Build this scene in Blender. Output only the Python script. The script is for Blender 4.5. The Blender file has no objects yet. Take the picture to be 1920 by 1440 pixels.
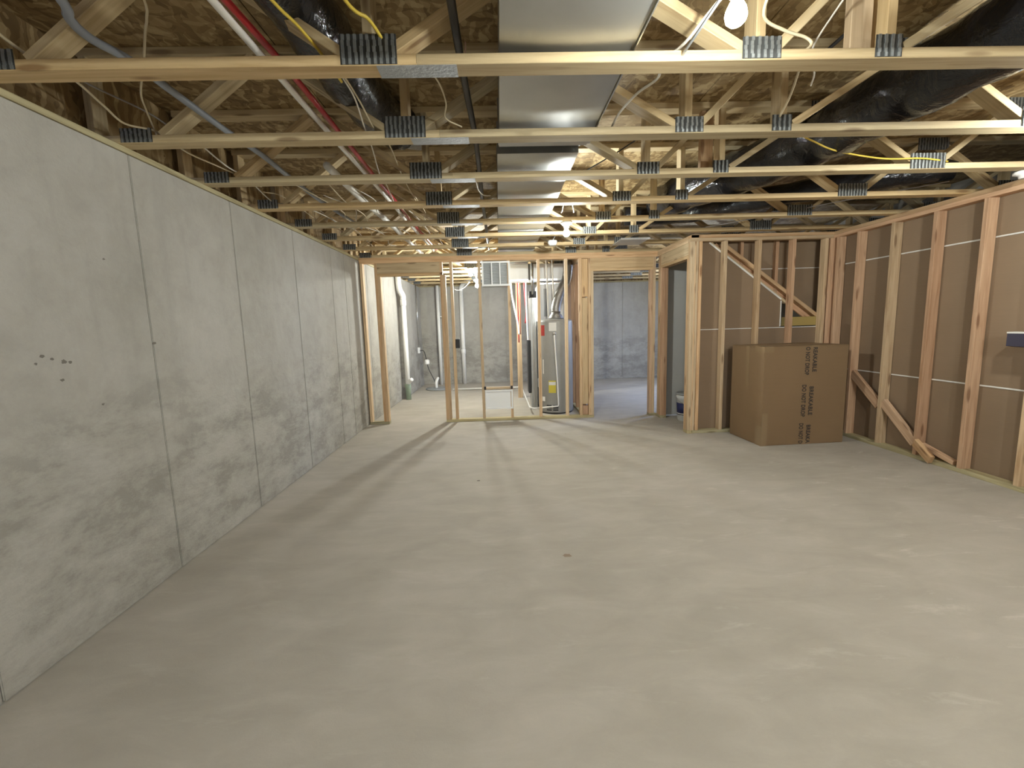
import bpy, bmesh, math, random
from mathutils import Vector, Matrix
random.seed(7)
S = bpy.context.scene
COL = S.collection
V = Vector

# ------------------------------------------------------------ camera, world, exposure
cam = bpy.data.objects.new('camera', bpy.data.cameras.new('camera'))
COL.objects.link(cam)
cam.data.sensor_width = 36.0
cam.data.lens = 836.65 / 1920 * 36.0
cam.data.clip_start = 0.02
PITCH, YAW, ROLL, CAMZ = 0.131004, 0.024327, -0.0283, 1.3733
_cy, _sy, _cp, _sp = math.cos(YAW), math.sin(YAW), math.cos(PITCH), math.sin(PITCH)
_f = V((_sy*_cp, _cy*_cp, -_sp)); _r = V((_cy, -_sy, 0)); _u = _r.cross(_f)
_c, _s = math.cos(ROLL), math.sin(ROLL)
_r2 = _r*_c + _u*_s; _u2 = _u*_c - _r*_s
cam.matrix_world = Matrix(((_r2.x, _u2.x, -_f.x, 0), (_r2.y, _u2.y, -_f.y, 0), (_r2.z, _u2.z, -_f.z, CAMZ), (0, 0, 0, 1)))
S.camera = cam

W = bpy.data.worlds.new('world'); S.world = W; W.use_nodes = True
W.node_tree.nodes['Background'].inputs[0].default_value = (0.45, 0.6, 1.0, 1)
W.node_tree.nodes['Background'].inputs[1].default_value = 1.0

S.view_settings.view_transform = 'Standard'
S.view_settings.look = 'None'
S.view_settings.exposure = 2.24
S.view_settings.gamma = 1.0
S.view_settings.use_curve_mapping = False

BULB = 560.0            # radiance of the bulbs' glass
BULB_COL = (0.96, 1.0, 0.95)
DAYLIGHT = 20.0

# daylight that comes in through the window of the far right room
_l = bpy.data.lights.new('window_daylight', 'AREA')
_l.shape = 'RECTANGLE'; _l.size = 1.5; _l.size_y = 0.9; _l.energy = DAYLIGHT; _l.color = (0.42, 0.58, 1.0)
_lo = bpy.data.objects.new('window_daylight', _l); COL.objects.link(_lo)
_lo.location = (5.08, 8.1, 1.8); _lo.rotation_euler = (0, math.radians(55), 0); _l.spread = math.radians(140)

# ------------------------------------------------------------ materials
def mat(name, base=(0.8, 0.8, 0.8), rough=0.6, metal=0.0, spec=0.5):
    m = bpy.data.materials.new(name); m.use_nodes = True
    b = m.node_tree.nodes['Principled BSDF']
    b.inputs['Base Color'].default_value = (*base, 1); b.inputs['Roughness'].default_value = rough
    b.inputs['Metallic'].default_value = metal; b.inputs['Specular IOR Level'].default_value = spec
    return m

class NT:
    def __init__(s, m): s.m = m; s.n = m.node_tree.nodes; s.l = m.node_tree.links; s.b = s.n['Principled BSDF']
    def new(s, t, **k):
        x = s.n.new(t)
        for a, v in k.items(): setattr(x, a, v)
        return x
    def link(s, a, b): s.l.new(a, b)
    def coords(s, scale=(1, 1, 1), rnd=False):
        tc = s.new('ShaderNodeTexCoord'); mp = s.new('ShaderNodeMapping'); mp.inputs['Scale'].default_value = scale
        s.link(tc.outputs['Object'], mp.inputs['Vector'])
        if rnd:
            oi = s.new('ShaderNodeObjectInfo'); vm = s.new('ShaderNodeVectorMath', operation='SCALE')
            vm.inputs[0].default_value = (37.0, 11.0, 23.0); s.link(oi.outputs['Random'], vm.inputs['Scale'])
            s.link(vm.outputs[0], mp.inputs['Location'])
        return mp.outputs[0]
    def noise(s, vec, scale, detail=4, rough=0.55, dist=0.0):
        n = s.new('ShaderNodeTexNoise'); n.inputs['Scale'].default_value = scale; n.inputs['Detail'].default_value = detail
        n.inputs['Roughness'].default_value = rough; n.inputs['Distortion'].default_value = dist
        if vec is not None: s.link(vec, n.inputs['Vector'])
        return n.outputs['Fac']
    def ramp(s, fac, stops):
        r = s.new('ShaderNodeValToRGB'); e = r.color_ramp.elements
        while len(e) < len(stops): e.new(0.5)
        for i, (p, c) in enumerate(stops): e[i].position = p; e[i].color = (*c, 1) if len(c) == 3 else c
        s.link(fac, r.inputs['Fac']); return r.outputs['Color']
    def mix(s, fac, a, b, mode='MIX'):
        x = s.new('ShaderNodeMix', data_type='RGBA', blend_type=mode)
        for sock, v in ((x.inputs[0], fac), (x.inputs[6], a), (x.inputs[7], b)):
            if isinstance(v, (int, float)): sock.default_value = v
            elif isinstance(v, tuple): sock.default_value = (*v, 1) if len(v) == 3 else v
            else: s.link(v, sock)
        return x.outputs[2]
    def math(s, op, a, b=0.0, c=None):
        x = s.new('ShaderNodeMath', operation=op)
        for i, v in enumerate((a, b, c)):
            if v is None: continue
            if isinstance(v, (int, float)): x.inputs[i].default_value = v
            else: s.link(v, x.inputs[i])
        return x.outputs[0]
    def bump(s, h, strength=0.3, dist=0.01):
        b = s.new('ShaderNodeBump'); b.inputs['Strength'].default_value = strength; b.inputs['Distance'].default_value = dist
        s.link(h, b.inputs['Height']); s.link(b.outputs[0], s.b.inputs['Normal'])
    def color(s, c): s.link(c, s.b.inputs['Base Color'])
    def rough(s, c): s.link(c, s.b.inputs['Roughness'])

def wood(name, light, dark, red=0.0):
    m = mat(name, light, 0.7); t = NT(m)
    v = t.coords((1.2, 22, 22), True)
    g = t.noise(v, 1.6, 6, 0.6, 0.6)
    c = t.ramp(g, [(0.3, dark), (0.55, light), (0.75, tuple(min(1, x*1.12) for x in light))])
    # knots
    vk = t.coords((2.3, 11, 11), True)
    vo = t.new('ShaderNodeTexVoronoi'); vo.inputs['Scale'].default_value = 1.0; t.link(vk, vo.inputs['Vector'])
    kn = t.ramp(vo.outputs['Distance'], [(0.10, (1, 1, 1)), (0.19, (0, 0, 0))])
    c = t.mix(t.math('MULTIPLY', kn, 0.75), c, (dark[0]*0.45, dark[1]*0.36, dark[2]*0.3))
    oi = t.new('ShaderNodeObjectInfo')
    hs = t.new('ShaderNodeHueSaturation')
    t.link(c, hs.inputs['Color'])
    t.link(t.math('MULTIPLY_ADD', oi.outputs['Random'], 0.34, 0.82), hs.inputs['Value'])
    r2 = t.math('FRACT', t.math('MULTIPLY', oi.outputs['Random'], 17.3))
    t.link(t.math('MULTIPLY_ADD', r2, 0.014, 0.493), hs.inputs['Hue'])
    t.link(t.math('MULTIPLY_ADD', r2, -0.25, 1.1), hs.inputs['Saturation'])
    t.color(hs.outputs[0])
    t.bump(g, 0.12, 0.004)
    return m
M_TRUSS = wood('truss_pine', (0.56, 0.435, 0.245), (0.42, 0.30, 0.15))
M_STUD = wood('stud_pine', (0.60, 0.42, 0.245), (0.43, 0.265, 0.13))
M_STUDR = wood('stud_fir', (0.56, 0.37, 0.23), (0.40, 0.235, 0.13))
M_TREAT = wood('treated_pine', (0.42, 0.36, 0.20), (0.28, 0.225, 0.11))
M_HEAD = wood('header_pine', (0.58, 0.42, 0.235), (0.43, 0.29, 0.145))

def osb():
    m = mat('osb', (0.4, 0.25, 0.12), 0.75); t = NT(m)
    v = t.coords((1, 1, 1))
    n = t.new('ShaderNodeTexNoise'); n.inputs['Scale'].default_value = 9; t.link(v, n.inputs['Vector'])
    off = t.new('ShaderNodeVectorMath', operation='MULTIPLY_ADD'); t.link(n.outputs['Color'], off.inputs[0])
    off.inputs[1].default_value = (0.10, 0.10, 0.0); t.link(v, off.inputs[2])
    cols = []
    for i, sc in enumerate(((38, 13, 1), (14, 34, 1))):
        mp = t.new('ShaderNodeMapping'); mp.inputs['Scale'].default_value = sc; mp.inputs['Rotation'].default_value = (0, 0, 0.4 + i*0.9)
        t.link(off.outputs[0], mp.inputs['Vector'])
        vo = t.new('ShaderNodeTexVoronoi'); vo.inputs['Scale'].default_value = 1.0; t.link(mp.outputs[0], vo.inputs['Vector'])
        cols.append(vo)
    sep = t.new('ShaderNodeSeparateColor'); t.link(cols[0].outputs['Color'], sep.inputs[0])
    sep2 = t.new('ShaderNodeSeparateColor'); t.link(cols[1].outputs['Color'], sep2.inputs[0])
    f = t.math('ADD', t.math('MULTIPLY', sep.outputs[0], 0.55), t.math('MULTIPLY', sep2.outputs[1], 0.45))
    c = t.ramp(f, [(0.15, (0.17, 0.105, 0.042)), (0.45, (0.30, 0.20, 0.085)), (0.65, (0.42, 0.30, 0.145)), (0.85, (0.56, 0.43, 0.23))])
    big = t.noise(v, 1.3, 3)
    c = t.mix(t.math('MULTIPLY', big, 0.5), c, (0.21, 0.14, 0.06))
    t.color(c); t.bump(f, 0.35, 0.004)
    return m
M_OSB = osb()

def concrete_wall():
    m = mat('poured_concrete_wall', (0.4, 0.38, 0.34), 0.85, spec=0.3); t = NT(m)
    v = t.coords()
    vs = t.coords((1, 1, 0.45))
    a = t.noise(vs, 1.5, 6, 0.6, 0.4); b = t.noise(v, 5.5, 8, 0.68, 0.3); fine = t.noise(v, 60, 4, 0.7)
    c = t.ramp(a, [(0.32, (0.30, 0.285, 0.25)), (0.5, (0.385, 0.365, 0.325)), (0.68, (0.46, 0.44, 0.40))])
    c = t.mix(0.55, c, t.ramp(b, [(0.32, (0.33, 0.31, 0.275)), (0.5, (0.40, 0.38, 0.34)), (0.70, (0.45, 0.43, 0.39))]))
    # vertical drips
    dr = t.noise(t.coords((5, 5, 0.5)), 1.6, 4, 0.5)
    c = t.mix(t.math('MULTIPLY', t.ramp(dr, [(0.55, (0, 0, 0)), (0.75, (1, 1, 1))]), 0.35), c, (0.27, 0.26, 0.235))
    # damp, scaly lower half: broken edges of lighter cement over darker stone
    sx = t.new('ShaderNodeSeparateXYZ'); t.link(v, sx.inputs[0])
    wob = t.noise(v, 1.4, 5, 0.6)
    low = t.math('ADD', sx.outputs[2], t.math('MULTIPLY', wob, -1.6))
    lowm = t.ramp(low, [(0.0, (1, 1, 1)), (0.45, (0, 0, 0))])
    sc = t.noise(t.coords((1, 0.8, 1.7)), 2.6, 11, 0.74, 0.15)
    scaly = t.ramp(sc, [(0.42, (0.255, 0.24, 0.21)), (0.49, (0.36, 0.345, 0.305)), (0.60, (0.46, 0.44, 0.395))])
    c = t.mix(t.math('MULTIPLY', lowm, 0.7), c, scaly)
    c = t.mix(t.math('MULTIPLY', fine, 0.22), c, (0.24, 0.23, 0.2))
    t.color(c)
    vo = t.new('ShaderNodeTexVoronoi'); vo.inputs['Scale'].default_value = 26; t.link(v, vo.inputs['Vector'])
    pit = t.ramp(vo.outputs['Distance'], [(0.0, (0, 0, 0)), (0.13, (1, 1, 1))])
    h = t.math('ADD', t.math('MULTIPLY', fine, 0.25), t.math('ADD', t.math('MULTIPLY', b, 0.7), t.math('MULTIPLY', pit, 0.12)))
    h = t.math('ADD', h, t.math('MULTIPLY', t.math('MULTIPLY', sc, lowm), 1.5))
    t.bump(h, 0.55, 0.02)
    return m
M_CONC = concrete_wall()

def concrete_floor():
    m = mat('concrete_slab', (0.42, 0.39, 0.34), 0.8, spec=0.35); t = NT(m)
    v = t.coords()
    a = t.noise(v, 0.9, 6, 0.55, 0.6); b = t.noise(t.coords((1, 2.2, 1)), 2.6, 7, 0.62, 0.5); f = t.noise(v, 110, 3, 0.7)
    c = t.ramp(a, [(0.3, (0.355, 0.325, 0.27)), (0.5, (0.415, 0.38, 0.32)), (0.7, (0.47, 0.43, 0.375))])
    c = t.mix(0.4, c, t.ramp(b, [(0.35, (0.345, 0.315, 0.27)), (0.55, (0.43, 0.395, 0.34)), (0.72, (0.53, 0.49, 0.43))]))
    # chalky scuffs, strongest by the right-hand framing
    sx = t.new('ShaderNodeSeparateXYZ'); t.link(v, sx.inputs[0])
    sc = t.noise(t.coords((0.8, 2.6, 1)), 3.0, 8, 0.7, 0.4)
    sm = t.ramp(sc, [(0.58, (0, 0, 0)), (0.70, (1, 1, 1))])
    rx = t.ramp(t.math('MULTIPLY', sx.outputs[0], 0.25), [(0.0, (0.2, 0.2, 0.2)), (0.9, (0.75, 0.75, 0.75))])
    c = t.mix(t.math('MULTIPLY', sm, rx), c, (0.60, 0.56, 0.50))
    c = t.mix(t.math('MULTIPLY', f, 0.14), c, (0.24, 0.22, 0.19))
    vo = t.new('ShaderNodeTexVoronoi'); vo.inputs['Scale'].default_value = 1.7; t.link(v, vo.inputs['Vector'])
    sp = t.ramp(vo.outputs['Distance'], [(0.012, (1, 1, 1)), (0.02, (0, 0, 0))])
    c = t.mix(t.math('MULTIPLY', sp, 0.6), c, (0.16, 0.13, 0.1))
    t.color(c)
    t.bump(t.math('ADD', t.math('MULTIPLY', f, 0.3), t.math('ADD', b, t.math('MULTIPLY', sm, 0.3))), 0.15, 0.01)
    return m
M_FLOOR = concrete_floor()

def paper(name, c0, c1, sc=0.6, bump=0.1):
    m = mat(name, c0, 0.8, spec=0.25); t = NT(m); v = t.coords()
    a = t.noise(v, 1.1, 4); w = t.noise(t.coords((1, 1, 40)), 3, 2)
    c = t.ramp(a, [(0.3, c0), (0.7, c1)])
    c = t.mix(t.math('MULTIPLY', w, 0.25), c, tuple(x*0.75 for x in c0))
    t.color(c); t.bump(w, bump, 0.002)
    return m
M_PAPER = paper('gypsum_back_paper', (0.235, 0.165, 0.105), (0.285, 0.20, 0.13))
M_CARD = paper('cardboard', (0.225, 0.147, 0.080), (0.25, 0.165, 0.09))
M_GYP = paper('gypsum_face', (0.50, 0.50, 0.48), (0.56, 0.56, 0.54), bump=0.03)
M_WHITEGYP = mat('gypsum_core', (0.72, 0.70, 0.66), 0.8)

def metal(name, c, rough=0.35, bump=0.05, scale=3.0, met=0.9):
    m = mat(name, c, rough, met); t = NT(m); v = t.coords()
    n = t.noise(v, scale, 5, 0.6); t.color(t.ramp(n, [(0.3, tuple(x*0.8 for x in c)), (0.7, c)]))
    t.rough(t.math('MULTIPLY_ADD', n, 0.2, rough-0.1)); t.bump(n, bump, 0.01)
    return m
M_DUCT = metal('galvanised_duct', (0.52, 0.53, 0.52), 0.36, 0.08, 2.0)
M_PLATE = metal('galvanised_connector_plate', (0.34, 0.36, 0.36), 0.5, 0.3, 60.0, 0.7)
M_PLATEBASE = metal('galvanised_plate_slots', (0.07, 0.072, 0.07), 0.6, 0.1, 60.0, 0.4)
M_SPLICE = metal('galvanised_splice_plate', (0.42, 0.44, 0.46), 0.5, 0.3, 60.0, 0.7)
M_CHROME = metal('bright_steel', (0.7, 0.7, 0.68), 0.22)
M_FLUE = metal('crinkled_aluminium', (0.33, 0.32, 0.30), 0.45, 0.6, 30.0)
M_BLACKDUCT = mat('black_plastic_sleeve', (0.014, 0.014, 0.016), 0.13)
t = NT(M_BLACKDUCT); _v = t.coords(); t.bump(t.math('ADD', t.noise(_v, 9, 5, 0.6, 1.2), t.math('MULTIPLY', t.noise(t.coords((1, 0.3, 1)), 24, 3), 0.5)), 0.6, 0.02)
M_BLACKPIPE = mat('black_iron', (0.025, 0.022, 0.02), 0.4)
M_PVC = mat('white_pvc', (0.84, 0.83, 0.79), 0.4)
M_WIREY = mat('yellow_cable', (0.68, 0.50, 0.07), 0.45)
M_WIREC = mat('cream_cable', (0.62, 0.53, 0.36), 0.5)
M_WIREW = mat('white_cable', (0.68, 0.64, 0.56), 0.5)
M_WIREG = mat('grey_cable', (0.25, 0.22, 0.20), 0.5)
M_RED = mat('red_tube', (0.42, 0.025, 0.03), 0.35)
M_GREYPIPE = mat('blue_grey_tube', (0.30, 0.33, 0.38), 0.45)
M_COPPER = metal('copper', (0.60, 0.27, 0.17), 0.35)
M_WHITE = mat('white_enamel', (0.86, 0.86, 0.85), 0.4)
M_GREYEN = metal('grey_enamel', (0.36, 0.355, 0.33), 0.5, 0.01, 3, 0.0)
M_LOUVRE = mat('grey_louvre', (0.45, 0.46, 0.46), 0.5)
M_DARK = mat('dark_plastic', (0.02, 0.02, 0.022), 0.5)
M_NAVY = mat('navy_label', (0.012, 0.02, 0.09), 0.4)
M_YEL = mat('yellow_sticker', (0.62, 0.52, 0.07), 0.5)
M_REDST = mat('red_sticker', (0.45, 0.04, 0.03), 0.5)
M_PAPERW = mat('white_sticker', (0.75, 0.74, 0.7), 0.5)
M_INK = mat('black_ink', (0.035, 0.027, 0.022), 0.7)
M_PORC = mat('porcelain', (0.75, 0.74, 0.72), 0.3)
M_TAPEGLARE = mat('tape_with_glare', (0.265, 0.185, 0.105), 0.2)  # tape, paler than the carton so that glare is painted in
M_BUCKET = mat('bucket_plastic', (0.62, 0.63, 0.62), 0.4)
M_LID = mat('bucket_lid', (0.28, 0.29, 0.29), 0.5)
M_GREEN = mat('green_primer', (0.30, 0.38, 0.28), 0.5)
def bulb_mat(k):
    m = bpy.data.materials.new('lit_bulb_glass'); m.use_nodes = True
    n = m.node_tree.nodes; n.clear()
    e = n.new('ShaderNodeEmission'); o = n.new('ShaderNodeOutputMaterial')
    e.inputs[0].default_value = (*BULB_COL, 1); e.inputs[1].default_value = BULB*k
    m.node_tree.links.new(e.outputs[0], o.inputs[0]); return m
M_GLASS = mat('window_glass', (1, 1, 1), 0.02); M_GLASS.node_tree.nodes['Principled BSDF'].inputs['Transmission Weight'].default_value = 1.0

# ------------------------------------------------------------ helpers
def props(o, label=None, cat=None, group=None, kind=None):
    if label: o['label'] = label
    if cat: o['category'] = cat
    if group: o['group'] = group
    if kind: o['kind'] = kind
    return o

def empty(name, loc=(0, 0, 0), label=None, cat=None, group=None, kind=None):
    o = bpy.data.objects.new(name, None); COL.objects.link(o); o.location = loc; o.empty_display_size = 0.1
    return props(o, label, cat, group, kind)

def wpos(o):
    p = V((0, 0, 0))
    while o is not None: p = p + V(o.location); o = o.parent
    return p

def link(name, me, m, parent=None, loc=(0, 0, 0), rot=None):
    """rot, loc are in world space; parents are never rotated"""
    o = bpy.data.objects.new(name, me); COL.objects.link(o)
    if m is not None and len(me.materials) == 0: me.materials.append(m)
    L = V(loc)
    if parent is not None: o.parent = parent; L = L - wpos(parent)
    o.location = L
    if rot is not None:
        o.rotation_mode = 'QUATERNION'; o.rotation_quaternion = rot.to_quaternion() if hasattr(rot, 'to_quaternion') else rot
    return o

def rawmesh(name, vs, fs, smooth=False):
    me = bpy.data.meshes.new(name); me.from_pydata([tuple(v) for v in vs], [], fs); me.validate()
    if smooth:
        for p in me.polygons: p.use_smooth = True
    me.update(); return me

BOXF = [(0, 3, 2, 1), (4, 5, 6, 7), (0, 1, 5, 4), (1, 2, 6, 5), (2, 3, 7, 6), (3, 0, 4, 7)]
def boxv(x0, x1, y0, y1, z0, z1):
    return [(x0, y0, z0), (x1, y0, z0), (x1, y1, z0), (x0, y1, z0), (x0, y0, z1), (x1, y0, z1), (x1, y1, z1), (x0, y1, z1)]

def multi(name, boxes, m, parent=None, bev=0.0):
    vs, fs = [], []
    for b in boxes:
        n = len(vs); vs += boxv(*b); fs += [tuple(i+n for i in f) for f in BOXF]
    me = rawmesh(name, vs, fs)
    if bev:
        bm = bmesh.new(); bm.from_mesh(me)
        bmesh.ops.bevel(bm, geom=list(bm.edges), offset=bev, segments=2, affect='EDGES', profile=0.6); bm.to_mesh(me); bm.free()
    return link(name, me, m, parent)

def box(name, b, m, parent=None, bev=0.0): return multi(name, [b], m, parent, bev)

_cache = {}
def board(name, p0, p1, w, t, m, parent=None, up=(0, 0, 1), ends=(0, 0)):
    """a sawn board from p0 to p1 (centre line); w across, t along 'up'"""
    p0, p1 = V(p0), V(p1); d = p1-p0; L = d.length; x = d.normalized(); z = V(up); y = z.cross(x)
    if y.length < 1e-4: z = V((0, 1, 0)); y = z.cross(x)
    y.normalize(); z = x.cross(y)
    key = (round(L, 4), round(w, 4), round(t, 4), m.name, ends)
    if key not in _cache:
        vs = boxv(-L/2, L/2, -w/2, w/2, -t/2, t/2)
        if ends != (0, 0):       # bevel-cut ends: shift of the top edge
            vs = [(a + (ends[0] if a < 0 else ends[1]) * (1 if c > 0 else -1), b, c) for a, b, c in vs]
        me = rawmesh(name, vs, BOXF); bm = bmesh.new(); bm.from_mesh(me)
        bmesh.ops.bevel(bm, geom=[e for e in bm.edges if abs((e.verts[0].co-e.verts[1].co).x) > 0.5*L], offset=0.0025, segments=1, affect='EDGES')
        bm.to_mesh(me); bm.free(); me.materials.append(m); _cache[key] = me
    R = Matrix((x, y, z)).transposed()
    return link(name, _cache[key], m, parent, (p0+p1)/2, R)

def smooth_path(pts, n=6):
    pts = [V(p) for p in pts]
    if len(pts) < 3: return pts
    out = []
    P = [pts[0]*2-pts[1]] + pts + [pts[-1]*2-pts[-2]]
    for i in range(1, len(P)-2):
        for k in range(n):
            s = k/n; a, b, c, d = P[i-1], P[i], P[i+1], P[i+2]
            out.append(0.5*((2*b)+(-a+c)*s+(2*a-5*b+4*c-d)*s*s+(-a+3*b-3*c+d)*s**3))
    out.append(pts[-1]); return out

def tube_mesh(name, pts, r, seg=8, rf=None, curve=True, cap=True):
    P = smooth_path(pts) if curve else [V(p) for p in pts]
    vs, fs = [], []
    T0 = (P[1]-P[0]).normalized(); nrm = T0.orthogonal().normalized()
    for i, p in enumerate(P):
        T = (P[min(i+1, len(P)-1)]-P[max(i-1, 0)]).normalized()
        nrm = (nrm - T*nrm.dot(T)).normalized(); bn = T.cross(nrm)
        rr = r if rf is None else r*rf(i/(len(P)-1), i)
        for k in range(seg):
            a = 2*math.pi*k/seg; q = rr if rf is None or not callable(getattr(rf, 'ang', None)) else rr*rf.ang(i, k)
            vs.append(p + nrm*math.cos(a)*q + bn*math.sin(a)*q)
    for i in range(len(P)-1):
        for k in range(seg):
            fs.append((i*seg+k, i*seg+(k+1) % seg, (i+1)*seg+(k+1) % seg, (i+1)*seg+k))
    if cap: fs.append(tuple(range(seg))[::-1]); fs.append(tuple((len(P)-1)*seg+k for k in range(seg)))
    return rawmesh(name, vs, fs, True)
def tube(name, pts, r, m, parent=None, **k): return link(name, tube_mesh(name, pts, r, **k), m, parent)

def lathe(name, prof, m, parent=None, loc=(0, 0, 0), seg=32, smooth=True, axis='z'):
    vs, fs = [], []
    for (r, z) in prof:
        for k in range(seg):
            a = 2*math.pi*k/seg; vs.append((r*math.cos(a), r*math.sin(a), z))
    n = len(prof)
    for i in range(n-1):
        for k in range(seg): fs.append((i*seg+k, i*seg+(k+1) % seg, (i+1)*seg+(k+1) % seg, (i+1)*seg+k))
    fs.append(tuple(range(seg))[::-1]); fs.append(tuple((n-1)*seg+k for k in range(seg)))
    me = rawmesh(name, vs, fs, smooth)
    for p in me.polygons:
        if abs(p.normal.z) > 0.95 and len(p.vertices) > 4: p.use_smooth = False
    o = link(name, me, m, parent, loc)
    return o

# ------------------------------------------------------------ setting
H = 2.35          # underside of the floor trusses
XL = -1.926       # face of the left foundation wall
YB = 6.393        # near face of the framed wall at the back
YF = 10.83        # far foundation wall
XR = 3.93         # stud faces of the right-hand wall
YC = 5.27         # stud faces of the closet front
OSBZ = 2.80

fl = box('floor', (-2.3, 5.6, -3.0, 11.2, -0.12, 0.0), M_FLOOR); fl['kind'] = 'structure'
# thin dust and dried marks lying on the slab
def blot(x, y, r, m, name='stain', sx=1.0):
    pts = []; n = 14
    for k in range(n):
        a = 2*math.pi*k/n; q = r*(0.7+0.5*random.random()); pts.append((x+q*sx*math.cos(a), y+q*math.sin(a), 0.0006))
    o = link(name, rawmesh(name, pts, [tuple(range(n))]), m, fl); return o
M_STAIN = mat('dried_mud', (0.27, 0.21, 0.15), 0.9); M_PIT = mat('dark_pit', (0.15, 0.135, 0.115), 0.9)
blot(0.36, 2.5, 0.022, M_STAIN, sx=1.3); blot(-0.23, 3.86, 0.016, M_PIT)

def wallpit(y, z, r, m):
    n = 12; pts = [(XL+0.0008, y+r*1.5*random.uniform(0.6, 1.2)*math.cos(2*math.pi*k/n), z+r*random.uniform(0.6, 1.2)*math.sin(2*math.pi*k/n)) for k in range(n)]
    PITS.append((pts, m))
PITS = []
for _y, _z, _r in ((1.93, 1.30, 0.008), (1.97, 1.285, 0.006), (2.02, 1.27, 0.010), (2.05, 1.265, 0.007), (1.90, 1.27, 0.006), (2.0, 1.19, 0.007), (2.55, 1.33, 0.009), (2.3, 1.75, 0.005), (2.18, 1.05, 0.006)): wallpit(_y, _z, _r, None)
ce = empty('ceiling', (0, 0, OSBZ), kind='structure')
for j in range(6):                 # sheets of subfloor run across the trusses
    y0 = -3.0 + j*2.44
    for i in range(7):
        x0 = -2.3 + i*1.22
        o = box('osb_sheet', (x0+0.003, min(5.6, x0+1.217), y0+0.003, min(11.2, y0+2.437), OSBZ, OSBZ+0.019), M_OSB, ce)
        if y0+2.437 > 11.2 and y0 >= 11.2: pass
box('subfloor_backing', (-2.3, 5.6, -3.0, 11.6, OSBZ+0.02, OSBZ+0.05), M_OSB, ce)

def conc_wall(name, axis, face, depth, lo, hi, seams, z1, side):
    """poured wall with form panels proud of recessed joints. side = +1: the room is on the + side of the face"""
    d = 0.008
    a, b = (face-depth, face-d) if side > 0 else (face+d, face+depth)
    def bx(u0, u1, p0, p1, za, zb): return (p0, p1, u0, u1, za, zb) if axis == 'x' else (u0, u1, p0, p1, za, zb)
    root = box(name, bx(lo, hi, a, b, 0, z1), M_CONC); root['kind'] = 'structure'
    cuts = [lo]+[s for s in seams if lo < s < hi]+[hi]
    for i in range(len(cuts)-1):
        c, e = cuts[i]+0.002, cuts[i+1]-0.002
        q = (face-d, face) if side > 0 else (face, face+d)
        p = box('form_panel', bx(c, e, q[0], q[1], 0.004, z1-0.001), M_CONC, root)
        bm = bmesh.new(); bm.from_mesh(p.data)
        bmesh.ops.bevel(bm, geom=list(bm.edges), offset=0.0055, segments=2, affect='EDGES'); bm.to_mesh(p.data); bm.free()
    return root
wl = conc_wall('wall_left', 'x', XL, 0.25, -3.0, 8.70, [-2.2, -1.26, -0.32, 0.63, 1.577, 2.54, 3.43, 4.41, 5.35, 5.80, 6.75, 7.7], H-0.03, 1)
for _p, _m in PITS: link('pit', rawmesh('pit', _p, [tuple(range(len(_p)))]), M_PIT, wl)
board('sill_plate', (XL-0.06, -3.0, H-0.015), (XL-0.06, 10.8, H-0.015), 0.14, 0.03, M_TREAT, wl)
board('rim_board', (XL-0.19, -3.0, (H+OSBZ)/2), (XL-0.19, 10.8, (H+OSBZ)/2), 0.03, OSBZ-H, M_OSB, wl)
wl2 = conc_wall('wall_left_recess', 'x', -1.865, 0.30, 8.70, YF, [9.65], H-0.03, 1)
wf = conc_wall('wall_far', 'y', YF, 0.25, -2.3, 5.6, [-1.15, -0.5, 0.15, 1.08, 2.03, 2.98, 3.93, 4.6], H-0.03, -1)
board('sill_plate', (-2.2, YF+0.07, H-0.015), (5.6, YF+0.07, H-0.015), 0.14, 0.03, M_TREAT, wf)
board('rim_board', (-2.2, YF+0.18, (H+OSBZ)/2), (5.6, YF+0.18, (H+OSBZ)/2), 0.03, OSBZ-H, M_OSB, wf)
wr_ = conc_wall('wall_rear', 'y', -2.6, 0.2, -2.3, 5.6, [-1.0, 0, 1.0, 2.0, 3.0, 4.0, 5.0], H-0.03, 1)
# outer wall on the right, with the window that daylights the far room
wo = multi('wall_outer_right', [(5.1, 5.35, -3.0, 7.35, 0, OSBZ), (5.1, 5.35, 8.85, 11.2, 0, OSBZ), (5.1, 5.35, 7.35, 8.85, 0, 1.35), (5.1, 5.35, 7.35, 8.85, 2.25, OSBZ)], M_CONC)
wo['kind'] = 'structure'
wn = multi('window_1', [(5.16, 5.22, 7.35, 7.40, 1.35, 2.25), (5.16, 5.22, 8.80, 8.85, 1.35, 2.25), (5.16, 5.22, 7.40, 8.80, 1.35, 1.40), (5.16, 5.22, 7.40, 8.80, 2.20, 2.25), (5.16, 5.22, 8.08, 8.12, 1.40, 2.20)], M_WHITE)
wn['kind'] = 'structure'

# ------------------------------------------------------------ framed walls
ST, SD = 0.038, 0.089
def stud(x0, y0, z0, z1, m, parent, ax='y', name='stud', w=ST, d=SD):
    """upright with its lower near-left corner at x0,y0. ax='y': depth along +y"""
    sx, sy = (w, d) if ax == 'y' else (d, w)
    return board(name, (x0+sx/2, y0+sy/2, z0), (x0+sx/2, y0+sy/2, z1), sx, sy, m, parent, up=(0, 1, 0))
def plate(x0, x1, y0, y1, z0, z1, m, parent, name):
    if x1-x0 > y1-y0: return board(name, (x0, (y0+y1)/2, (z0+z1)/2), (x1, (y0+y1)/2, (z0+z1)/2), y1-y0, z1-z0, m, parent)
    return board(name, ((x0+x1)/2, y0, (z0+z1)/2), ((x0+x1)/2, y1, (z0+z1)/2), x1-x0, z1-z0, m, parent)

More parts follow.
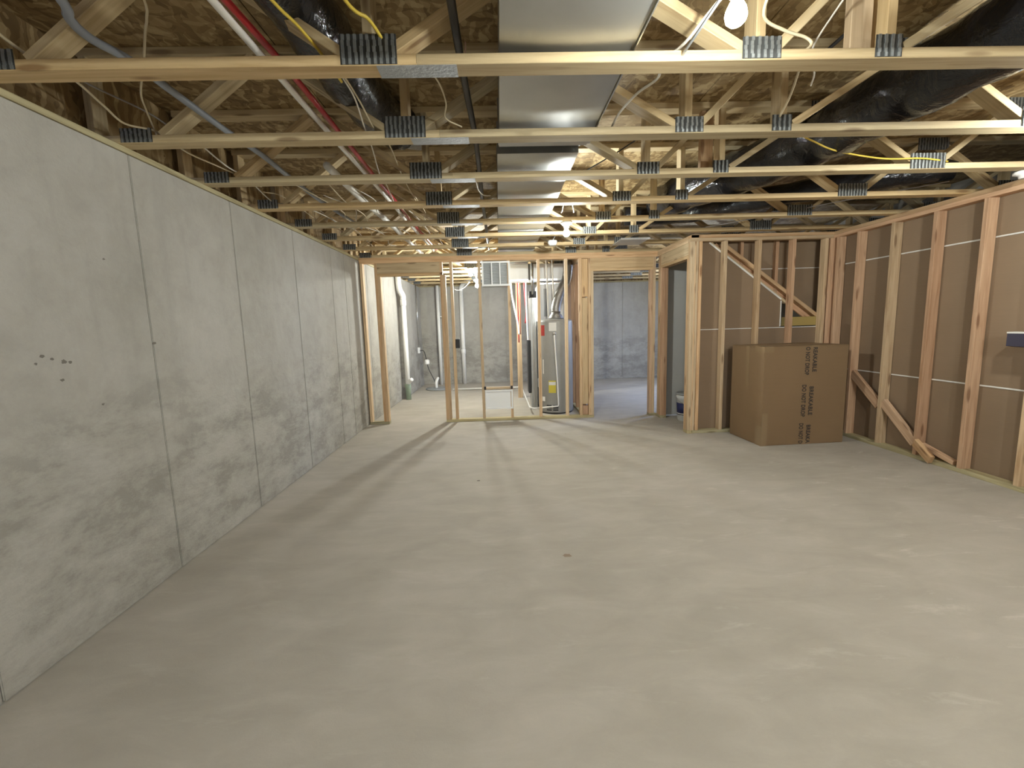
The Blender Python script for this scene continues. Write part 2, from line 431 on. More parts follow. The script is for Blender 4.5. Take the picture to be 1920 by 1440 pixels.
wb = empty('wall_back', (0, YB, 0), kind='structure')
plate(XL+0.01, 2.25, YB, YB+SD, 2.274, 2.312, M_STUD, wb, 'top_plate'); plate(XL+0.01, 2.34, YB, YB+SD, 2.312, 2.35, M_STUD, wb, 'top_plate')
plate(XL+0.01, -1.635, YB, YB+SD, 0, 0.038, M_TREAT, wb, 'bottom_plate')
plate(-0.81, 1.345, YB, YB+SD, 0, 0.038, M_TREAT, wb, 'bottom_plate')
plate(2.155, 2.25, YB, YB+SD, 0, 0.038, M_TREAT, wb, 'bottom_plate')
for x in (-1.912, -1.712, -0.81, -0.672, -0.280, 0.132, 0.552, 0.942, 1.142): stud(x, YB, 0.038, 2.274, M_STUD, wb)
for x in (-1.674, -0.772): stud(x, YB, 0.038, 2.098, M_STUD, wb, name='jack_stud')
stud(1.270, YB, 0.038, 2.274, M_STUD, wb); stud(1.307, YB, 0.038, 2.098, M_STUD, wb, name='jack_stud')
stud(1.183, YB+0.02, 0.20, 0.93+0.8, M_HEAD, wb, name='blocking', w=0.085, d=0.04); stud(1.183, YB+0.02, 1.745, 2.27, M_HEAD, wb, name='blocking', w=0.085, d=0.04)
stud(1.183, YB+0.04, 0.04, 0.17, M_STUDR, wb, name='blocking', w=0.085, d=0.04)
stud(2.155, YB, 0.038, 2.098, M_STUDR, wb, name='jack_stud'); stud(2.194, YB, 0.038, 2.274, M_STUD, wb)
for a, b in ((-1.674, -0.772), (1.307, 2.194)):
    plate(a, b, YB, YB+SD, 2.095, 2.133, M_HEAD, wb, 'header_plate')
    plate(a+0.0, b, YB+0.002, YB+0.04, 2.134, 2.273, M_HEAD, wb, 'header_board')
    plate(a+0.0, b, YB+0.049, YB+0.087, 2.134, 2.273, M_HEAD, wb, 'header_board')
# side wall of the under-stair closet (runs away from the camera)
wc = empty('wall_closet_side', (2.25, YC, 0), kind='structure')
plate(2.25, 2.339, YC, YB+SD, 2.312, 2.35, M_STUD, wc, 'top_plate'); plate(2.25, 2.339, YC+0.09, YB, 2.274, 2.312, M_STUD, wc, 'top_plate')
plate(2.25, 2.339, YC, YC+0.115, 0, 0.038, M_TREAT, wc, 'bottom_plate'); plate(2.25, 2.339, 6.20, YB, 0, 0.038, M_TREAT, wc, 'bottom_plate')
for y in (YC, YC+0.0385, 6.24, 6.30): stud(2.25, y, 0.038, 2.274, M_STUD, wc, 'x')
stud(2.25, YC+0.077, 0.038, 2.098, M_STUD, wc, 'x', 'jack_stud'); stud(2.25, 6.20, 0.038, 2.098, M_STUDR, wc, 'x', 'jack_stud')
plate(2.25, 2.339, YC+0.077, 6.24, 2.095, 2.133, M_HEAD, wc, 'header_plate')
plate(2.252, 2.29, YC+0.077, 6.24, 2.134, 2.273, M_HEAD, wc, 'header_board'); plate(2.30, 2.338, YC+0.077, 6.24, 2.134, 2.273, M_HEAD, wc, 'header_board')
# closet lining of gypsum boards
box('gypsum_panel', (2.345, 3.93, 6.345, 6.357, 0.01, 2.33), M_GYP, wc); box('gypsum_panel', (2.26, 2.345, 6.28, 6.292, 0.01, 2.09), M_GYP, wc)
box('gypsum_panel', (2.72, 3.93, 6.05, 6.062, 0.01, 2.33), M_GYP, wc)
# closet front wall with the stair framing showing behind it
wk = empty('wall_closet_front', (3.0, YC, 0), kind='structure')
plate(2.25, XR+0.09, YC, YC+SD, 2.274, 2.312, M_STUD, wk, 'top_plate'); plate(2.25, XR+0.09, YC-0.0, YC+SD, 2.313, 2.349, M_STUD, wk, 'top_plate')
plate(2.30, XR, YC, YC+SD, 0, 0.038, M_TREAT, wk, 'bottom_plate')
stud(2.292, YC-0.001, 0.038, 2.274, M_STUD, wk, w=0.02); stud(2.345, YC, 0.038, 2.274, M_STUD, wk)
stud(2.313, YC+0.006, 0.61, 1.93, M_STUDR, wk, name='blocking', w=0.031, d=0.06)
for x, mm in ((2.64, M_STUD), (3.045, M_STUD), (3.451, M_STUDR), (3.835, M_STUD), (3.89, M_STUDR), (3.929, M_STUDR), (3.968, M_STUD)): stud(x, YC, 0.038, 2.274, mm, wk)
# back-paper boards of the stair side, cut along the flight of stairs
yp0, yp1 = YC+SD+0.004, YC+SD+0.017
def prism_y(name, poly, y0, y1, m, parent):
    n = len(poly); vs = [(x, y0, z) for x, z in poly]+[(x, y1, z) for x, z in poly]
    fs = [tuple(range(n)), tuple(range(2*n-1, n-1, -1))]+[((i+1) % n, i, n+i, n+(i+1) % n) for i in range(n)]
    me = rawmesh(name, vs, fs); bm = bmesh.new(); bm.from_mesh(me); bmesh.ops.recalc_face_normals(bm, faces=bm.faces); bm.to_mesh(me); bm.free()
    return link(name, me, m, parent)
# lower boards (below the 4 ft joint), lower-left board up to the slope, upper-right boards
prism_y('gypsum_panel', [(2.345, 0.02), (4.00, 0.02), (4.00, 1.252), (2.345, 1.252)], yp0, yp1, M_PAPER, wk)
prism_y('gypsum_panel', [(2.345, 1.258), (3.39, 1.258), (3.39, 1.594), (2.50, 2.272), (2.345, 2.272)], yp0, yp1, M_PAPER, wk)
# pale cut edges of those boards
def edge(p0, p1, parent, y=YC+SD-0.001, w=0.010):
    return board('gypsum_edge', (p0[0], y, p0[1]), (p1[0], y, p1[1]), 0.006, w, M_WHITEGYP, parent, up=(0, 0, 1) if abs(p1[0]-p0[0]) > 0.05 else (1, 0, 0))
edge((2.35, 1.255), (3.93, 1.255), wk); edge((3.395, 1.27), (3.395, 1.575), wk, w=0.014); edge((2.50, 2.272), (3.395, 1.592), wk, w=0.020)
# recessed boards above the flight, a stair width further back
yq = YC+SD+0.13
prism_y('gypsum_panel', [(2.3, 1.97), (4.05, 1.97), (4.05, 2.34), (2.3, 2.34)], yq, yq+0.012, M_PAPER, wk)
prism_y('gypsum_panel', [(4.05, 1.20), (4.05, 1.962), (2.95, 1.962)], yq, yq+0.012, M_PAPER, wk)
board('gypsum_edge', (3.1, yq-0.004, 1.966), (3.93, yq-0.004, 1.966), 0.004, 0.009, M_WHITEGYP, wk)
# sloping plates of the stair
def slope(p0, p1, y, w, tt, m, name='sloping_plate'):
    return board(name, (p0[0], y, p0[1]), (p1[0], y, p1[1]), w, tt, m, wk)
slope((2.66, 2.262), (3.95, 1.316), YC+SD+0.045, 0.085, 0.042, M_STUD)
slope((2.60, 2.252), (3.80, 1.355), YC+SD+0.085, 0.03, 0.062, M_STUDR)
slope((2.53, 2.268), (3.47, 1.553), YC+SD+0.040, 0.06, 0.030, M_HEAD)
board('stair_tread_edge', (3.47, YC+SD+0.05, 1.325), (3.87, YC+SD+0.05, 1.325), 0.09, 0.105, mat('yellow_pine_tread', (0.42, 0.31, 0.10), 0.6), wk)
for x, zt in ((2.93, 2.06), (3.36, 1.76)):
    board('cripple_stud', (x, YC+SD+0.09, zt-0.15), (x, YC+SD+0.09, 2.30), ST, 0.06, M_STUDR, wk, up=(0, 1, 0))
# right-hand wall: studs against the back paper of the neighbouring room's boards
wr = empty('wall_right', (XR, 1.0, 0), kind='structure')
plate(XR, XR+SD, -2.6, YC-0.001, 2.274, 2.312, M_STUDR, wr, 'top_plate'); plate(XR, XR+SD, -2.6, YC-0.001, 2.3125, 2.35, M_STUD, wr, 'top_plate')
plate(XR, XR+SD, -2.6, YC-0.001, 0, 0.038, M_TREAT, wr, 'bottom_plate')
RS = [5.225, 4.93, 4.50, 4.065, 3.645, 3.215, 2.80, 2.39, 1.98, 1.57, 1.16, 0.75, 0.34, -0.07, -0.48, -0.9, -1.3, -1.7, -2.1]
for i, y in enumerate(RS): stud(XR, y-ST, 0.038, 2.274, M_STUDR if i % 3 != 2 else M_STUD, wr, 'x')
xp = XR+SD+0.004
ys = [5.255, 2.84, 0.40, -2.04, -2.6]
for a, b in zip(ys[:-1], ys[1:]):
    for z0, z1 in ((0.012, 0.757), (0.767, 1.963), (1.973, 2.345)):
        box('gypsum_panel', (xp, xp+0.012, b+0.002, a-0.002, z0, z1), M_PAPER, wr)
for z in (0.762, 1.968):
    for a, b in zip(RS[:-1], RS[1:]): board('joint_compound', (XR+SD-0.004+0.004, a-ST-0.003, z), (XR+SD, b+0.003, z), 0.006, 0.013, M_WHITEGYP, wr)
box('gypsum_backing', (xp+0.03, xp+0.042, -2.6, YC+0.1, 0.0, 2.34), M_GYP, wr)
box('gypsum_backing', (XR+0.02, XR+0.05, YC+SD+0.02, YB+0.08, 0, 2.34), M_GYP, wr)
# diagonal blocking between the studs, last piece stands proud
for (y0, z0, y1, z1) in ((4.89, 0.735, 4.505, 0.43), (4.46, 0.475, 4.07, 0.14)):
    board('brace', (XR+0.03, y0, z0), (XR+0.03, y1, z1), 0.038, 0.089, M_STUDR, wr)
board('brace', (XR-0.020, 4.02, 0.165), (XR-0.03, 3.84, 0.045), 0.09, 0.036, M_STUD, wr, up=(1, 0, 0.3))
board('brace', (XR+0.05, 4.02, 0.14), (XR+0.05, 3.70, 0.058), 0.05, 0.038, M_STUDR, wr)
# partition studs between the utility room and the far right room
wp = empty('wall_partition', (1.2, YB+0.1, 0), kind='structure')
plate(1.19, 1.279, YB+SD+0.001, 10.81, 2.274, 2.312, M_STUD, wp, 'top_plate'); plate(1.19, 1.279, YB+SD+0.001, 10.81, 2.312, 2.35, M_STUD, wp, 'top_plate')
plate(1.19, 1.279, YB+SD+0.001, 10.81, 0, 0.038, M_TREAT, wp, 'bottom_plate')
y = YB+SD+0.15
while y < 10.7: stud(1.19, y, 0.038, 2.274, M_STUDR, wp, 'x'); y += 0.406

# ------------------------------------------------------------ floor trusses
Y1, SP = 1.820, 0.6529
ORD = ['first', 'second', 'third', 'fourth', 'fifth', 'sixth', 'seventh', 'eighth', 'ninth', 'tenth', 'eleventh', 'twelfth', 'thirteenth', 'fourteenth']
_pc = {}
def conn_plate(x0, x1, z0, z1, y, parent):
    """toothed nail plate: thin sheet with raised upright ribs"""
    key = (round(x1-x0, 3), round(z1-z0, 3))
    if key not in _pc:
        w, h = key; n = max(4, int(round(w/0.027)))
        n = max(4, int(round(w/0.0235))); bs = [(-w/2, w/2, -0.0012, 0.0, -h/2, h/2)]
        rows = 5
        for i in range(n):
            cx = -w/2+(i+0.5)*w/n
            for j in range(rows):
                z = -h/2+(j+0.5)*h/rows; dx = random.uniform(-0.0022, 0.0022)
                bs.append((cx-0.0055+dx, cx+0.0055+dx, -0.0055, -0.0012, z-h/rows*0.5, z+h/rows*0.47))
        vs, fs = [], []
        for b in bs:
            k = len(vs); vs += boxv(*b); fs += [tuple(q+k for q in f) for f in BOXF]
        me = rawmesh('connector_plate', vs, fs); me.materials.append(M_PLATEBASE); me.materials.append(M_PLATE)
        for i, p in enumerate(me.polygons): p.material_index = 0 if i < 6 else 1
        _pc[key] = me
    return link('connector_plate', _pc[key], M_PLATE, parent, ((x0+x1)/2, y-0.0005, (z0+z1)/2))
BN = dict(bot=0.038, topz=2.762)
WEBS = [(-1.70, -1.20), (-0.545, -1.10), (-0.395, 0.20), (0.97, 0.32), (1.085, 1.47), (1.585, 2.19), (2.87, 2.31), (3.03, 3.52), (4.22, 3.68), (4.38, 4.95)]
VERT = [-2.04, -0.455, 1.025, 1.53, 5.0]
PL = [(-1.90, -1.74, 2.352, 2.420), (-0.56, -0.35, 2.352, 2.455), (0.955, 1.105, 2.354, 2.430), (1.47, 1.575, 2.353, 2.432), (2.825, 3.07, 2.353, 2.452), (4.18, 4.42, 2.353, 2.452)]
TPL = [(0.13, 0.39, 2.70, 2.795), (2.12, 2.38, 2.70, 2.795), (3.47, 3.73, 2.70, 2.795)]
def make_truss(y):
    r = empty('floor_truss', (0, y, H))
    yc = y+SD/2
    j = 0.28
    board('bottom_chord', (XL-0.14, yc, H+0.019), (-0.28, yc, H+0.019), SD, ST, M_TRUSS, r)
    board('bottom_chord', (-0.279, yc, H+0.019), (5.08, yc, H+0.019), SD, ST, M_TRUSS, r)
    board('top_chord', (XL-0.14, yc, OSBZ-0.019), (1.7, yc, OSBZ-0.019), SD, ST, M_TRUSS, r)
    board('top_chord', (1.701, yc, OSBZ-0.019), (5.08, yc, OSBZ-0.019), SD, ST, M_TRUSS, r)
    for a, b in WEBS:
        d = V((b-a, 0, 0.374)).normalized(); e = 0.019*abs(d.x/d.z)
        e = min(e, 0.05)*(1 if b > a else -1)
        board('web', (a, yc, H+0.040), (b, yc, OSBZ-0.040), SD-0.002, ST-0.002, M_TRUSS, r, ends=(0, 0))
    for x in VERT: board('web', (x, yc, H+0.038), (x, yc, OSBZ-0.038), ST, SD, M_TRUSS, r, up=(0, 1, 0))
    for x0, x1, z0, z1 in PL+TPL: conn_plate(x0, x1, z0, z1, y, r)
    s = box('splice_plate', (-0.43, -0.13, y+0.002, y+SD-0.002, H-0.0022, H-0.0004), M_SPLICE, r)
    return r
def copy_tree(o, parent=None):
    c = o.copy(); COL.objects.link(c)
    if parent is not None: c.parent = parent
    for ch in list(o.children): copy_tree(ch, c)
    return c
proto = make_truss(Y1)
TL = {0: 'floor truss at the very top edge, only its underside showing', 1: 'nearest whole pine floor truss, its lower chord showing bark and a wide splice plate',
      2: 'second pine floor truss, behind the bark-edged nearest one', 3: 'third pine floor truss, just beyond the stepped duct collar',
      4: 'fourth pine floor truss, between the duct collar and the lit bulb', 5: 'fifth pine floor truss, the one the middle bulb hangs from',
      6: 'sixth pine floor truss, just behind the middle bulb', 7: 'seventh pine floor truss, last before the framed back wall',
      8: 'pine floor truss resting on top of the framed back wall'}
for i in range(-5, 15):
    if i == 1: o = proto
    elif i < 1 and i > -5 and i != 0: o = copy_tree(proto); o.location.y = Y1+SP*(i-1)
    elif i == -5: continue
    else: o = copy_tree(proto); o.location.y = Y1+SP*(i-1)
    lab = TL.get(i)
    if lab is None:
        if i > 8: lab = 'pine floor truss above the utility room, %s behind the framed back wall' % ORD[i-9]
        else: lab = 'pine floor truss overhead, %s behind the camera' % ORD[-i-1]
    props(o, lab, 'truss', 'open-web floor trusses overhead')
    for c in list(o.children):
        if c.name.startswith('splice_plate') and i != 1:
            c.scale.x = 1.0
# solid blocks standing on two chords, in front of the web
for i in (1, 3):
    y = Y1+SP*(i-1)
    par = proto if i == 1 else [o for o in bpy.data.objects if o.get('label') == TL[3]][0]
    board('blocking', (1.44, y+0.055, H+0.04), (1.44, y+0.055, OSBZ-0.04), 0.085, 0.038, M_STUD, par, up=(0, 1, 0))

# ------------------------------------------------------------ sheet metal trunk
dt = empty('supply_duct', (0.28, 0, 2.41), 'long galvanised sheet metal duct running overhead towards the back wall', 'duct')
def duct_section(x0, x1, y0, y1, z0, z1, m=M_DUCT, parent=dt, n=None):
    o = box('duct_section', (x0, x1, y0, y1, z0, z1), m, parent)
    bm = bmesh.new(); bm.from_mesh(o.data)
    bmesh.ops.subdivide_edges(bm, edges=list(bm.edges), cuts=5, use_grid_fill=True)
    cx = (x0+x1)/2; w = (x1-x0)/2; L = (y1-y0)
    for v in bm.verts:               # sheet sags a little between its folded seams
        s = (v.co.y-y0)/L
        if abs(v.co.z-z0) < 1e-4: v.co.z -= 0.006*math.sin(math.pi*s)*(1-((v.co.x-cx)/w)**2)
    for f in bm.faces: f.smooth = False
    bm.to_mesh(o.data); bm.free(); return o
ys_ = [-2.5, -1.3, -0.1, 1.05, 2.66]
for a, b in zip(ys_[:-1], ys_[1:]): duct_section(0.032, 0.542, a, b-0.004, 2.408, 2.605)
for k, (a, b) in enumerate(((2.885, 3.30), (3.30, 3.95), (3.95, 5.15), (5.15, 6.36), (6.36, 7.9))):
    duct_section(0.020, 0.518, a, b-0.004, 2.412+0.003*(k % 2), 2.600)
    box('duct_seam', (0.016, 0.522, b-0.022, b, 2.407, 2.605), M_DUCT, dt)
for y in (1.05, 2.66): box('duct_seam', (0.026, 0.548, y-0.03, y, 2.400, 2.61), M_DUCT, dt)
box('duct_collar', (0.026, 0.55, 2.662, 2.71, 2.396, 2.615), M_DUCT, dt); box('duct_collar', (0.03, 0.54, 2.711, 2.755, 2.404, 2.60), M_DUCT, dt); box('duct_gap_shade', (0.035, 0.53, 2.756, 2.89, 2.45, 2.59), M_DARK, dt)  # last block is near-black: paints the shade in the gap behind the collar
# folded side flange
box('duct_flange', (0.545, 0.549, -2.5, 2.64, 2.398, 2.42), M_CHROME, dt)

# black sleeved flexible ducts
class Wob:
    def __init__(s, seed, amp): s.r = random.Random(seed); s.amp = amp; s.t = {}
    def __call__(s, t_, i): return 1.0 + 0.05*math.sin(i*1.9)
    def ang(s, i, k):
        if (i, k) not in s.t: s.t[(i, k)] = 1 + s.r.uniform(-s.amp, s.amp)
        return s.t[(i, k)]
def flex(name, pts, r, label, m=M_BLACKDUCT, seed=1, n=10):
    o = tube(name, pts, r, m, seg=22, rf=Wob(seed, 0.035)); return props(o, label, 'duct')
flex('flexible_duct', [(2.55, -0.6, 2.57), (2.42, 0.6, 2.57), (2.32, 1.4, 2.57), (2.25, 2.1, 2.57), (2.22, 2.7, 2.57), (2.20, 3.2, 2.57), (2.02, 3.75, 2.56), (1.82, 4.3, 2.58), (1.75, 4.9, 2.6)], 0.165,
     'thick shiny black plastic-sleeved flexible duct on the right of the ceiling')
fd = flex('flexible_duct', [(-0.72, -0.6, 2.62), (-0.74, 0.9, 2.62), (-0.74, 1.9, 2.64), (-0.72, 2.5, 2.64), (-0.66, 2.95, 2.64), (-0.60, 3.1, 2.66)], 0.13,
          'black flexible duct left of the sheet metal duct, ending in foil', seed=5)
tube('foil_end', [(-0.62, 3.05, 2.65), (-0.57, 3.2, 2.67), (-0.52, 3.32, 2.70)], 0.095, M_FLUE, fd, seg=14)
flex('flexible_duct', [(3.9, 3.9, 2.6), (3.2, 4.25, 2.58), (2.6, 4.8, 2.58), (2.2, 5.35, 2.6), (1.5, 5.40, 2.6)], 0.10, 'slim black flexible duct crossing above the closet front wall', seed=9)

# sheet metal pan over the seventh bay
sp = multi('sheet_metal_pan', [(1.46, 1.80, 5.38, 5.80, 2.338, 2.346)], M_DUCT); props(sp, 'flat sheet metal pan fixed under the trusses by the closet corner', 'duct cover')
box('pan_lip', (1.455, 1.805, 5.372, 5.380, 2.330, 2.352), M_CHROME, sp)

# ------------------------------------------------------------ pipes above
def run(x, ys, z, wob=0.0, seed=0):
    r = random.Random(seed); return [(x+r.uniform(-wob, wob), y, z+r.uniform(-wob, wob)*0.5) for y in ys]
YS = [-1.5, -0.2, 0.8, 1.5, 2.1, 2.8, 3.5, 4.2, 5.0, 5.8, 6.6]
gp = tube('gas_pipe', run(-0.118, YS, 2.47, 0.012, 3), 0.016, M_BLACKPIPE); props(gp, 'straight black iron gas pipe beside the sheet metal duct', 'pipe')
lathe('coupling', [(0.022, -0.03), (0.024, -0.025), (0.024, 0.025), (0.022, 0.03)], M_BLACKPIPE, gp, (-0.118, 3.45, 2.47), 14)
props(tube('water_pipe', run(-0.872, YS, 2.475, 0.010, 5), 0.0135, M_RED), 'red plastic water pipe running beside a white one overhead', 'pipe')
props(tube('water_pipe', run(-0.908, YS, 2.458, 0.008, 6), 0.0145, M_PVC), 'white plastic pipe lying against the red one overhead', 'pipe')
props(tube('water_pipe', [(-1.30, 1.2, 2.55), (-1.439, 1.686, 2.51), (-1.497, 1.79, 2.5), (-1.52, 1.90, 2.5), (-1.487, 2.05, 2.5), (-1.493, 2.3, 2.5), (-1.498, 2.732, 2.5), (-1.488, 3.067, 2.5), (-1.51, 3.5, 2.5), (-1.53, 4.2, 2.5), (-1.5, 5.2, 2.5)], 0.0165, M_GREYPIPE),
      'blue-grey plastic tube curving in above the left wall', 'pipe')
props(tube('drain_pipe', run(-1.115, [3.18, 3.5, 4.1, 4.8, 5.5, 6.2, 6.9], 2.462, 0.008, 8), 0.026, M_PVC), 'white drain pipe overhead between the grey tube and red pipe', 'pipe')

# ------------------------------------------------------------ cables
def cable(pts, r, m, label, group=None, name='electrical_cable'):
    return props(tube(name, pts, r, m, seg=6), label, 'cable', group)
cable([(-0.78, 1.2, 2.47), (-0.713, 1.62, 2.45), (-0.682, 1.765, 2.45), (-0.642, 1.925, 2.42), (-0.632, 2.05, 2.41)], 0.0058, M_WIREY, 'yellow cable sagging in front of the nearest truss, left of the rib plate')
cable([(-0.56, 1.2, 2.50), (-0.48, 1.644, 2.46), (-0.429, 1.743, 2.46), (-0.40, 1.83, 2.44), (-0.372, 1.87, 2.41), (-0.33, 1.95, 2.41)], 0.0062, M_WIREY, 'yellow cable crossing the nearest truss beside its dark rib plate')
cable([(-1.62, 1.3, 2.5), (-1.72, 1.68, 2.47), (-1.745, 1.788, 2.45), (-1.749, 1.93, 2.43)], 0.0055, M_WIREC, 'cream cable in the top left corner above the wall')
cable([(-1.05, 1.4, 2.52), (-1.162, 1.69, 2.5), (-1.23, 1.794, 2.5), (-1.291, 1.866, 2.5), (-1.428, 2.031, 2.48), (-1.584, 2.214, 2.46), (-1.684, 2.375, 2.46), (-1.80, 2.6, 2.42)], 0.0045, M_WIREC, 'cream cable hanging almost straight down behind the nearest truss')
cable([(-1.685, 1.913, 2.42), (-1.72, 2.066, 2.42), (-1.761, 2.224, 2.41), (-1.81, 2.398, 2.41), (-1.742, 2.524, 2.42), (-1.778, 2.788, 2.42), (-1.746, 3.007, 2.42), (-1.713, 3.211, 2.42), (-1.694, 3.445, 2.42)], 0.0052, M_WIREC, 'cream cable snaking along the top of the left wall')
cable([(-1.80, 2.1, 2.5), (-1.81, 2.225, 2.5), (-1.758, 2.481, 2.5), (-1.743, 2.667, 2.48)], 0.0045, M_WIREG, 'thin brownish grey cable above the left wall')
cable([(-1.62, 2.6, 2.43), (-1.65, 2.779, 2.42), (-1.694, 3.058, 2.42), (-1.679, 3.245, 2.42), (-1.745, 3.505, 2.42), (-1.789, 3.831, 2.41), (-1.693, 3.902, 2.42), (-1.582, 4.231, 2.42), (-1.566, 4.73, 2.42)], 0.0045, M_WIREW, 'white cable looping above the left wall behind the third truss')
cable([(-0.60, 1.95, 2.43), (-0.632, 2.054, 2.44), (-0.633, 2.23, 2.43), (-0.669, 2.50, 2.41), (-0.719, 2.814, 2.44), (-0.794, 3.274, 2.43), (-0.808, 3.508, 2.44), (-0.862, 4.012, 2.43)], 0.0042, M_WIREW, 'left of two white cables hanging together behind the rib plate')
cable([(-0.624, 1.98, 2.43), (-0.624, 2.095, 2.44), (-0.62, 2.28, 2.43), (-0.621, 2.52, 2.41), (-0.611, 2.795, 2.44), (-0.649, 3.283, 2.44), (-0.662, 3.582, 2.44), (-0.668, 3.946, 2.43)], 0.0042, M_WIREC, 'right of two cream cables hanging together behind the rib plate')
cable([(-0.29, 1.93, 2.43), (-0.258, 2.024, 2.44), (-0.23, 2.15, 2.44), (-0.221, 2.293, 2.43), (-0.239, 2.42, 2.42), (-0.164, 2.50, 2.41)], 0.0040, M_WIREC, 'slim cable loop left of the black gas pipe')
cable([(-0.10, 1.95, 2.50), (-0.117, 2.169, 2.48), (-0.113, 2.361, 2.47), (-0.095, 2.62, 2.47)], 0.003, mat('copper_pink_cable', (0.45, 0.28, 0.22), 0.5), 'thin pinkish cable alongside the black gas pipe')
cable([(-0.13, 3.25, 2.43), (-0.133, 3.358, 2.40), (-0.125, 3.52, 2.385), (-0.09, 3.65, 2.385), (-0.04, 3.72, 2.40)], 0.0038, M_WIREW, 'short white cable loop dangling left of the duct')
cable([(0.80, 1.45, 2.42), (0.775, 1.65, 2.44), (0.74, 1.83, 2.42), (0.70, 1.96, 2.42), (0.735, 2.12, 2.44), (0.684, 2.247, 2.44), (0.639, 2.40, 2.42), (0.643, 2.60, 2.42)], 0.0062, M_WIREW, 'thick white cable running from the nearest bulb towards the duct')
cable([(0.95, 1.60, 2.50), (0.991, 1.748, 2.46), (1.10, 1.80, 2.44), (1.19, 1.81, 2.42), (1.215, 1.812, 2.395), (1.25, 1.93, 2.42), (1.36, 2.10, 2.46), (1.45, 2.30, 2.44), (1.49, 2.44, 2.41)], 0.0058, M_WIREC, 'cream cable curling over the nearest truss on the right')
cable([(1.30, 1.60, 2.58), (1.29, 1.80, 2.50), (1.31, 1.95, 2.45), (1.426, 2.096, 2.44), (1.470, 2.18, 2.43)], 0.0036, M_WIREW, 'thin cut cable end hanging below the nearest truss')
cable([(1.80, 2.72, 2.42), (1.913, 2.787, 2.415), (2.175, 2.939, 2.41), (2.604, 3.09, 2.41), (2.88, 3.10, 2.41), (3.10, 3.14, 2.40)], 0.0055, M_WIREY, 'yellow cable draped over the third truss at the right')
cable([(2.30, 5.3, 2.42), (2.42, 5.196, 2.42), (2.677, 4.885, 2.42), (2.891, 4.587, 2.42), (3.182, 4.203, 2.42), (3.648, 3.666, 2.42)], 0.0045, M_WIREG, 'long grey cable slanting over the closet corner to the right wall')
cable([(1.05, 2.70, 2.52), (0.905, 2.909, 2.5), (0.809, 3.182, 2.5), (0.657, 3.547, 2.5)], 0.0045, M_DARK, 'thin black cable slanting from duct to truss')
cable([(1.40, 1.5, 2.62), (1.534, 1.88, 2.6), (1.542, 2.209, 2.58)], 0.009, M_DARK, 'dark cable beside the wide block on the nearest truss')
LG = 'small cables threading the far trusses on the left'
rr = random.Random(4)
for k in range(9):
    x = -1.72+k*0.135+rr.uniform(-0.03, 0.03); pts = []
    y = 3.7+rr.uniform(-0.2, 0.5)
    while y < 6.3: pts.append((x+rr.uniform(-0.06, 0.06), y, 2.43+rr.uniform(-0.02, 0.05))); y += rr.uniform(0.3, 0.45)
    cable(pts, 0.0042, M_WIREW if k % 2 else M_WIREC, ['white', 'cream'][k % 2 == 0] + ' cable weaving through the far trusses on the left, %s from the wall' % ORD[k], LG)

# ------------------------------------------------------------ lamps
def lamp(x, y, z, label, k=1.0, base_z=None):
    r = empty('light_bulb_fixture', (x, y, base_z or z+0.105), label, 'lamp', 'bare bulbs in porcelain holders')
    bz = base_z or z+0.105
    lathe('lampholder', [(0.05, 0.0), (0.056, -0.006), (0.056, -0.014), (0.040, -0.026), (0.026, -0.034), (0.024, -0.052), (0.018, -0.055)], M_PORC, r, (x, y, bz), 24)
    pr = [(0.0128, 0.052), (0.013, 0.040), (0.020, 0.028), (0.028, 0.012), (0.031, -0.004), (0.028, -0.018), (0.018, -0.028), (0.006, -0.032)]
    lathe('bulb', pr, bulb_mat(k), r, (x, y, z), 16)
    return r
l1 = lamp(0.725, 1.425, 2.262, 'glaring bare bulb at the top edge of the picture, in front of the nearest truss', 0.26, 2.366)
box('bar_hanger', (0.721, 0.729, 1.258, 1.818, 2.367, 2.373), M_SPLICE, l1)
lamp(0.68, 4.476, 2.245, 'bare lit bulb in a white holder under the fifth truss', 0.7, 2.349)
l3 = lamp(3.08, 2.22, 2.262, 'bare lit bulb off to the right, between the nearest and second trusses', 0.55, 2.366)
box('bar_hanger', (3.076, 3.084, 1.911, 2.471, 2.367, 2.371), M_SPLICE, l3)
lamp(-0.46, 7.73, 2.245, 'bare lit bulb in the utility room, upper of the two behind the studs', 0.85, 2.349)
l5 = lamp(-0.37, 7.97, 2.075, 'bare lit bulb in the utility room, hanging lower beside the vent', 0.75, 2.18)
tube('pendant_cord', [(-0.37, 7.97, 2.18), (-0.37, 7.99, 2.35)], 0.005, M_WIREW, l5, seg=6, curve=False)
lamp(1.9, -0.75, 2.245, 'added unseen fill bulb behind the camera, on its right', 1.6, 2.349)  # added unseen lamp, lights floor and walls without overlighting the trusses
lamp(-0.5, -1.4, 2.245, 'added unseen fill bulb behind the camera, on its left', 0.35, 2.349)  # second unseen lamp put in for general light from the rear
lamp(3.9, 8.58, 2.245, 'bare lit bulb in the far right room, out of sight past the doorway', 0.45, 2.349)
